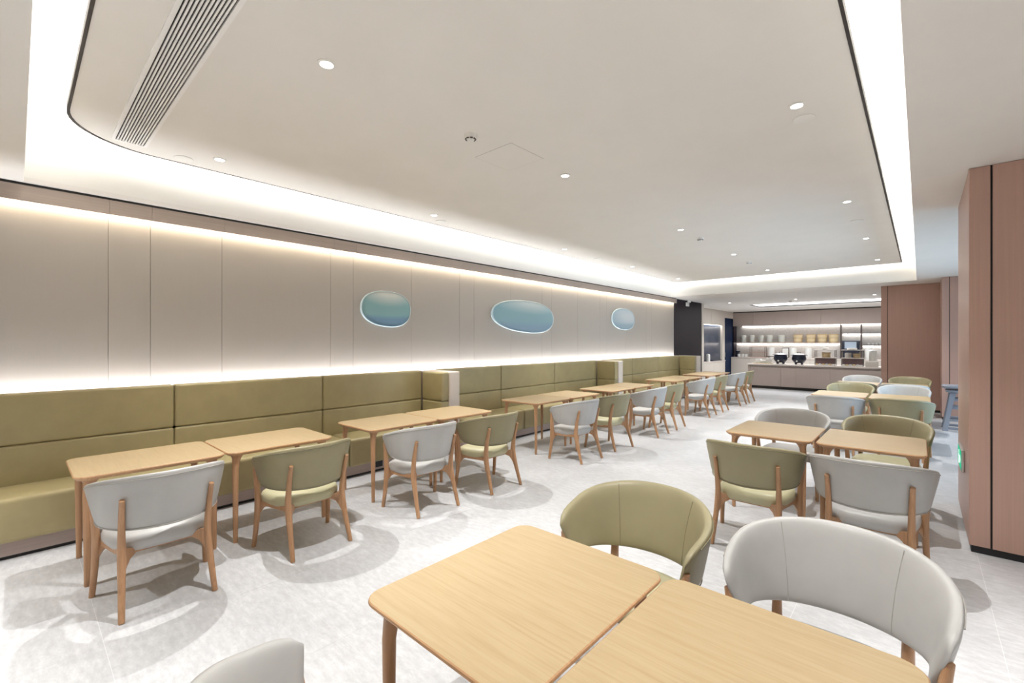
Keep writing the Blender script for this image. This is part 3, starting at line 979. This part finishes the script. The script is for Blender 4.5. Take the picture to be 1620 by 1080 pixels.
def canister(x, y, z, r, h, mat, label, group, name='canister', lid=True):
    t = thing(name, label, 'canister', (x, y, z), 0, group)
    obj('body', lathe(bmesh.new(), [(r * .92, 0), (r, 0.012), (r, h * .80), (r * .98, h * .84)], 24), mat, t, True, 45)
    if lid:
        obj('lid', lathe(bmesh.new(), [(r * 1.0, h * .84), (r * 1.0, h * .90), (r * .9, h * .965), (r * .6, h)], 24), mat, t, True, 45)
    return t
def steamer(x, y, z, r, h, label, group):
    t = thing('bamboo_basket', label, 'basket', (x, y, z), 0, group)
    obj('body', lathe(bmesh.new(), [(r * .9, 0), (r * .92, 0.01), (r, h * .93), (r * .97, h * .95)], 28), M['bamboo'], t, True, 45)
    for zz in (0.06, 0.5, 0.92):
        rr = r * (0.925 + 0.075 * zz)
        obj('band', lathe(bmesh.new(), [(rr, h * zz - .004), (rr + .006, h * zz), (rr + .006, h * zz + .018), (rr, h * zz + .022)], 28), M['bamboo_dark'], t, True, 45)
    return t
for k, (dx, m) in enumerate(((-0.22, 0), (-0.13, 0), (-0.04, 0), (0.05, 0), (0.14, 0))):
    for sx, nm in ((-2.315, 'left'), (-1.60, 'right')):
        bm = bmesh.new()
        lathe(bm, [(0.030, 0.0), (0.042, 0.012), (0.036, 0.032), (0.015, 0.042)], 14, sx=1.0, sy=1.3)
        o = obj('pastry', bm, M['pastry' if (k + (nm == 'left')) % 2 else 'ceramic'], None, True)
        o.location = (sx + dx, 17.95 - 0.17, TOPZ + 0.018)
        tag(o, '%s small bun from the left on the tray of the %s display stand' % (ORD[k], nm), 'bun', 'buns on trays')
steamer(-2.30, 17.97, TOPZ + 0.262, 0.12, 0.15, 'round steamer basket inside the left display stand', 'steamers in the stands')
canister(-2.33, 17.97, TOPZ + 0.52, 0.10, 0.07, M['ceramic'], 'low white dish on top of the left display stand', 'dishes on the stands', 'dish')
canister(-1.72, 17.97, TOPZ + 0.262, 0.085, 0.16, M['ceramic'], 'white jar inside the right display stand', 'jars in the stands')
steamer(-1.50, 17.97, TOPZ + 0.262, 0.10, 0.13, 'round steamer basket inside the right display stand', 'steamers in the stands')
canister(-1.62, 17.97, TOPZ + 0.52, 0.13, 0.06, M['ceramic'], 'low white dish on top of the right display stand', 'dishes on the stands', 'dish')
canister(-1.10, 18.05, TOPZ, 0.10, 0.52, M['ceramic'], 'tall white canister on the bar beside the brown pier', 'tall bar canisters')
o = obj('service_box', bx(-1.26, -0.95, 17.66, 17.90, TOPZ, TOPZ + 0.17, bev=.006), M['light_laminate'], None, True)
tag(o, 'low pale box at the pier end of the bar', 'box')
bpy.data.objects[o.name].location = (0, 0, 0)
# serving board with white boxes and a small sign stand
o = obj('serving_board', bx(-4.44, -3.87, 17.78, 18.08, TOPZ, TOPZ + 0.025, bev=.005), M['bamboo'], None, True)
tag(o, 'wooden serving board at the left end of the bar', 'board')
for k, (x, w) in enumerate(((-4.30, 0.085), (-4.14, 0.07), (-3.97, 0.075))):
    o = obj('napkin_stack', bx(x - w, x + w, 17.84, 18.0, TOPZ + 0.025, TOPZ + (0.16, 0.12, 0.18)[k], bev=.012), M['ceramic'], None, True)
    tag(o, ('white napkin pack at the left on the serving board', 'lowest white napkin pack in the middle of the serving board', 'tallest white napkin pack on the serving board')[k], 'napkins', 'napkin packs on the board')
t = thing('sign_stand', 'small metal sign stand behind the serving board', 'stand', (-4.02, 18.15, TOPZ))
obj('base', bx(-.06, .06, -.04, .04, 0, .012), M['thin_metal'], t)
obj('stem', bx(-.008, .008, -.008, .008, .012, .24), M['thin_metal'], t)
obj('arm', bx(-.10, .16, -.012, .012, .24, .262), M['thin_metal'], t)

# back wall: upper cabinets, alcove, shelf, back counter
KY = 22.40
KX0, KX1 = -6.45, 1.2
t = thing('upper_cabinets', 'row of beige upper cabinets above the lit bar shelves', 'cabinet', (-2.6, KY + .2, 2.35))
og = t.location.copy()
obj('carcass', bx(KX0, KX1, KY + 0.02, YB - 0.006, 2.36, CEIL - 0.002), M['bar_beige'], t, origin=og)
n = 9
for k in range(n):
    a = KX0 + (KX1 - KX0) * k / n; c = KX0 + (KX1 - KX0) * (k + 1) / n
    obj('door', bx(a + .003, c - .003, KY, KY + 0.02, 2.345, CEIL - 0.045), M['bar_beige'], t, origin=og)
obj('top_gap', bx(KX0, KX1, KY + 0.01, KY + 0.02, CEIL - 0.045, CEIL - 0.002), M['black_gap'], t, origin=og)
strip('shelf_light_strip', face(KX0 + 0.3, KX1, YB - 0.06, YB - 0.02, 2.352, 2.352, 'x'), M['led_bar'], 'light strip under the beige upper cabinets', (0, 0, -1))
o = obj('alcove_end', bx(KX0, KX0 + 0.03, KY + 0.02, YB - 0.005, 0.945, 2.345), M['dark_metal'])
tag(o, 'dark metal end panel at the left of the lit alcove', 'panel')
o = obj('wall_shelf', bx(KX0 + 0.03, -2.42, KY + 0.08, YB, 1.575, 1.60), M['bar_beige'])
tag(o, 'long wall shelf holding canisters and bamboo baskets', 'shelf')
strip('shelf_light_strip', face(KX0 + 0.05, -2.44, YB - 0.07, YB - 0.03, 1.566, 1.566, 'x'), M['led_bar'], 'light strip under the long canister shelf', (0, 0, -1))
# frame rack to the right: posts and shelves
t = thing('shelf_rack', 'dark metal post rack with shelves beside the long shelf', 'rack', (-1.4, KY + .2, 0.94))
og = t.location.copy()
for x in (-2.40, -1.74, 0.2):
    for y in (KY + 0.06, KY + 0.36):
        obj('post', bx(x - .013, x + .013, y - .013, y + .013, 0.94, 2.345), M['thin_metal'], t, origin=og)
obj('rack_shelf', bx(-2.40, 0.25, KY + 0.06, YB - 0.02, 1.965, 1.985), M['thin_metal'], t, origin=og)
obj('rack_shelf', bx(-1.74, 0.25, KY + 0.06, YB - 0.02, 1.49, 1.51), M['thin_metal'], t, origin=og)
strip('shelf_light_strip', face(-2.38, 0.2, YB - 0.07, YB - 0.03, 1.956, 1.956, 'x'), M['led_bar'], 'light strip under the upper shelf of the metal rack', (0, 0, -1))
strip('shelf_light_strip', face(-1.72, 0.2, YB - 0.07, YB - 0.03, 1.481, 1.481, 'x'), M['led_bar'], 'light strip under the lower shelf of the metal rack', (0, 0, -1))
for k in range(6):
    bm = bmesh.new()
    lathe(bm, [(0.025, 0), (0.042, 0.05), (0.045, 0.075), (0.04, 0.076)], 14)
    o = obj('small_cup', bm, M['ceramic'], None, True)
    o.location = (-1.50 + 0.12 * k, KY + 0.2, 1.51)
    tag(o, '%s small white cup from the left on the metal rack' % ORD[k], 'cup', 'small cups on the rack')
t = thing('oven', 'dark oven with a pale window in the metal rack', 'oven', (-2.07, KY + 0.22, 0.94))
obj('body', bx(-.29, .29, -.16, .18, 0.30, 0.74, bev=.01), M['kettle'], t, True)
obj('window', bx(-.19, .19, -.168, -.158, 0.42, 0.69), M['screen_glass'], t)
obj('base', bx(-.26, .26, -.14, .16, 0.0, 0.30), M['kettle'], t)
# back counter
t = thing('back_counter', 'beige low cabinet counter against the bar back wall', 'counter', (-2.6, KY - 0.1, 0))
og = t.location.copy()
obj('carcass', bx(KX0, KX1, KY - 0.28, YB - 0.006, 0.0, 0.90), M['light_laminate'], t, origin=og)
for k in range(10):
    a = KX0 + (KX1 - KX0) * k / 10; c = KX0 + (KX1 - KX0) * (k + 1) / 10
    obj('door', bx(a + .003, c - .003, KY - 0.30, KY - 0.28, 0.08, 0.88), M['light_laminate'], t, origin=og)
o = obj('worktop', bx(KX0, KX1, KY - 0.32, YB, 0.90, 0.94, bev=.004), M['worktop'], None, True)
tag(o, 'pale worktop of the back counter below the shelves', 'worktop')
BZ = 0.94
for k, x in enumerate((-6.05, -5.70, -5.33, -4.99, -4.52)):
    canister(x, KY + 0.22, 1.60, (0.105, 0.105, 0.112, 0.118, 0.125)[k], 0.33, M['speckle'], '%s pale speckled canister from the left on the long shelf' % ORD[k], 'canisters on the long shelf')
for k, x in enumerate((-3.90, -3.43, -3.03, -2.64)):
    steamer(x, KY + 0.22, 1.60, 0.165, 0.36, '%s bamboo basket from the left on the long shelf' % ORD[k], 'bamboo baskets on the long shelf')
for k, x in enumerate((-4.86, -4.03, -3.48, -1.48)):
    canister(x, KY - 0.05, BZ, 0.125, 0.45, M['ceramic'], '%s tall white canister from the left on the back counter' % ORD[k], 'canisters on the back counter')
for k, x in enumerate((-4.62, -4.52)):
    bm = bmesh.new()
    lathe(bm, [(0.035, 0), (0.037, 0.15), (0.014, 0.20), (0.014, 0.26), (0.01, 0.27)], 14)
    o = obj('bottle', bm, M['ceramic'], None, True)
    o.location = (x, KY + 0.05, BZ)
    tag(o, ('left', 'right')[k] + ' of two small white bottles on the back counter', 'bottle', 'small bottles')
t = thing('framed_notice', 'small framed white notice on the back counter', 'frame', (-4.33, KY - 0.02, BZ))
obj('frame', bx(-.13, .13, 0, .02, 0, .44), M['thin_metal'], t)
obj('sheet', bx(-.112, .112, -.004, .002, .03, .41), M['ceramic'], t)
t = thing('tray_rack', 'two tier bronze rack on the back counter', 'rack', (-5.38, KY - 0.05, BZ))
for sx in (-1, 1):
    for sy in (-1, 1):
        obj('post', bx(sx * .3 - .01, sx * .3 + .01, sy * .15 - .01, sy * .15 + .01, 0, .46), M['thin_metal'], t)
for z in (0.0, 0.22, 0.45):
    obj('tier', bx(-.31, .31, -.16, .16, z, z + .022), M['brown'], t)
for k, x in enumerate((-6.16, -6.00, -5.86)):
    bm = bmesh.new()
    lathe(bm, [(0.045, 0), (0.06, 0.02), (0.062, 0.13), (0.056, 0.135)], 16)
    o = obj('mug', bm, M['ceramic'], None, True)
    o.location = (x, KY - 0.12, BZ)
    tag(o, '%s white mug from the left on the back counter' % ORD[k], 'mug', 'mugs on the back counter')
t = thing('coffee_grinder', 'small black grinder at the left end of the back counter', 'grinder', (-6.25, KY + 0.02, BZ))
obj('base', bx(-.09, .09, -.09, .09, 0, .10, bev=.01), M['kettle'], t, True)
obj('hopper', lathe(bmesh.new(), [(0.05, .10), (0.06, .16), (0.10, .24), (0.10, .28), (0.06, .29)], 20), M['kettle'], t, True)

# kitchen nook on the left: cabinets, smoked glass, counter, navy door
NX = -6.45
t = thing('nook_cabinet', 'tall beige wall cabinet above the smoked glass niche', 'cabinet', (NX, 19.4, 2.34))
og = t.location.copy()
obj('carcass', bx(-7.0, NX, 18.0, 20.84, 2.35, CEIL - 0.004), M['light_laminate'], t, origin=og)
obj('door', bx(NX, NX + 0.018, 18.02, 19.4, 2.345, CEIL - 0.05), M['light_laminate'], t, origin=og)
obj('door', bx(NX, NX + 0.018, 19.41, 20.82, 2.345, CEIL - 0.05), M['light_laminate'], t, origin=og)
strip('niche_light_strip', face(-6.515, -6.475, 18.05, 20.8, 2.342, 2.342), M['led_bar'], 'light strip above the smoked glass niche', (0, 0, -1))
o = obj('niche_glass', bx(-6.54, -6.52, 18.0, 20.84, 0.84, 2.335), M['dark_glass'])
tag(o, 'smoked blue glass panel at the back of the niche', 'panel')
t = thing('nook_counter', 'beige base cabinet below the smoked glass niche', 'cabinet', (NX, 19.4, 0))
og = t.location.copy()
obj('carcass', bx(-7.0, NX + 0.11, 18.0, 20.84, 0, 0.79), M['light_laminate'], t, origin=og)
obj('door', bx(NX + 0.11, NX + 0.13, 18.02, 19.4, 0.06, 0.78), M['light_laminate'], t, origin=og)
obj('door', bx(NX + 0.11, NX + 0.13, 19.41, 20.82, 0.06, 0.78), M['light_laminate'], t, origin=og)
o = obj('worktop', bx(-6.515, NX + 0.15, 18.0, 20.84, 0.79, 0.83, bev=.004), M['worktop'], None, True)
tag(o, 'white worktop in the niche beside the navy door', 'worktop')
canister(-6.40, 18.95, 0.83, 0.07, 0.30, M['ceramic'], 'white jar on the niche worktop', 'jars')
o = obj('tray', bx(-6.50, -6.33, 19.3, 20.4, 0.83, 0.87, bev=.006), M['kettle'], None, True)
tag(o, 'dark tray on the niche worktop', 'tray')
struct('trim_2', bx(-7.0, NX + 0.01, 20.84, 21.18, 0, CEIL - 0.003), M['light_laminate'])
struct('trim_3', bx(-7.0, NX + 0.005, 21.18, YB, 2.70, CEIL - 0.003), M['light_laminate'])
dr = struct('door_1', bx(NX - 0.06, NX - 0.02, 21.18, 22.42, 0, 2.70), M['navy'])
obj('door_handle', bx(NX - 0.02, NX + 0.01, 21.24, 21.27, 0.95, 1.15), M['steel'], dr)

# ================================================================ STACKED HIGH CHAIR by the corner pier
def high_chair(z0, name, label, dx=0.0, dy=0.0):
    t = thing(name, label, 'high chair', (0.60 + dx, 11.75 + dy, z0), 0, 'stacked high chairs')
    for sx in (-1, 1):
        for sy in (-1, 1):
            rings = []
            for z, cx, cy, hx, hy in ((0.0, .265, .245, .045, .035), (0.03, .26, .24, .035, .03), (0.40, .205, .195, .034, .026), (0.70, .155, .15, .045, .03)):
                rings.append([(sx * cx + a * hx, sy * cy + bq * hy, z) for a, bq in ((-1, -1), (1, -1), (1, 1), (-1, 1))])
            bm = bmesh.new(); loft(bm, rings)
            es = [e for e in bm.edges]
            bmesh.ops.bevel(bm, geom=es, offset=0.008, segments=2, affect='EDGES')
            obj('leg', bm, M['grey_plastic'], t, True, 40)
    for z, k in ((0.03, .25), (0.18, .235), (0.40, .20), (0.55, .18)):
        for sy in (-1, 1):
            obj('rung', bx(-k, k, sy * (k - .01) - .014, sy * (k - .01) + .014, z, z + .045, bev=.008), M['grey_plastic'], t, True)
    for sx in (-1, 1):
        obj('side_panel', bx(sx * .17 - .02, sx * .17 + .02, -.16, .16, .56, .72, bev=.012), M['grey_plastic'], t, True)
    bm = bmesh.new()
    rings = []
    for d, z in ((-.03, .70), (0, .715), (.006, .735), (-.004, .75)):
        rings.append([(x, y, z) for x, y in rrect(.50 + 2 * d, .46 + 2 * d, .09 + d, 6)])
    loft(bm, rings)
    obj('tray_rim', bm, M['grey_plastic'], t, True, 40)
    return t
high_chair(0.0, 'high_chair', 'grey plastic stackable high chair beside the corner pier')
o = obj('high_chair_tray', None or (lambda bm: (loft(bm, [[(x, y, z) for x, y in rrect(.52 + 2 * d, .46 + 2 * d, .1 + d, 6)] for d, z in ((-.02, .0), (.0, .014), (.004, .04), (-.006, .05))]), bm)[1])(bmesh.new()), M['grey_plastic'], None, True, 40)
o.location = (0.56, 11.72, 0.78)
tag(o, 'loose grey tray lying on top of the grey high chair', 'tray')
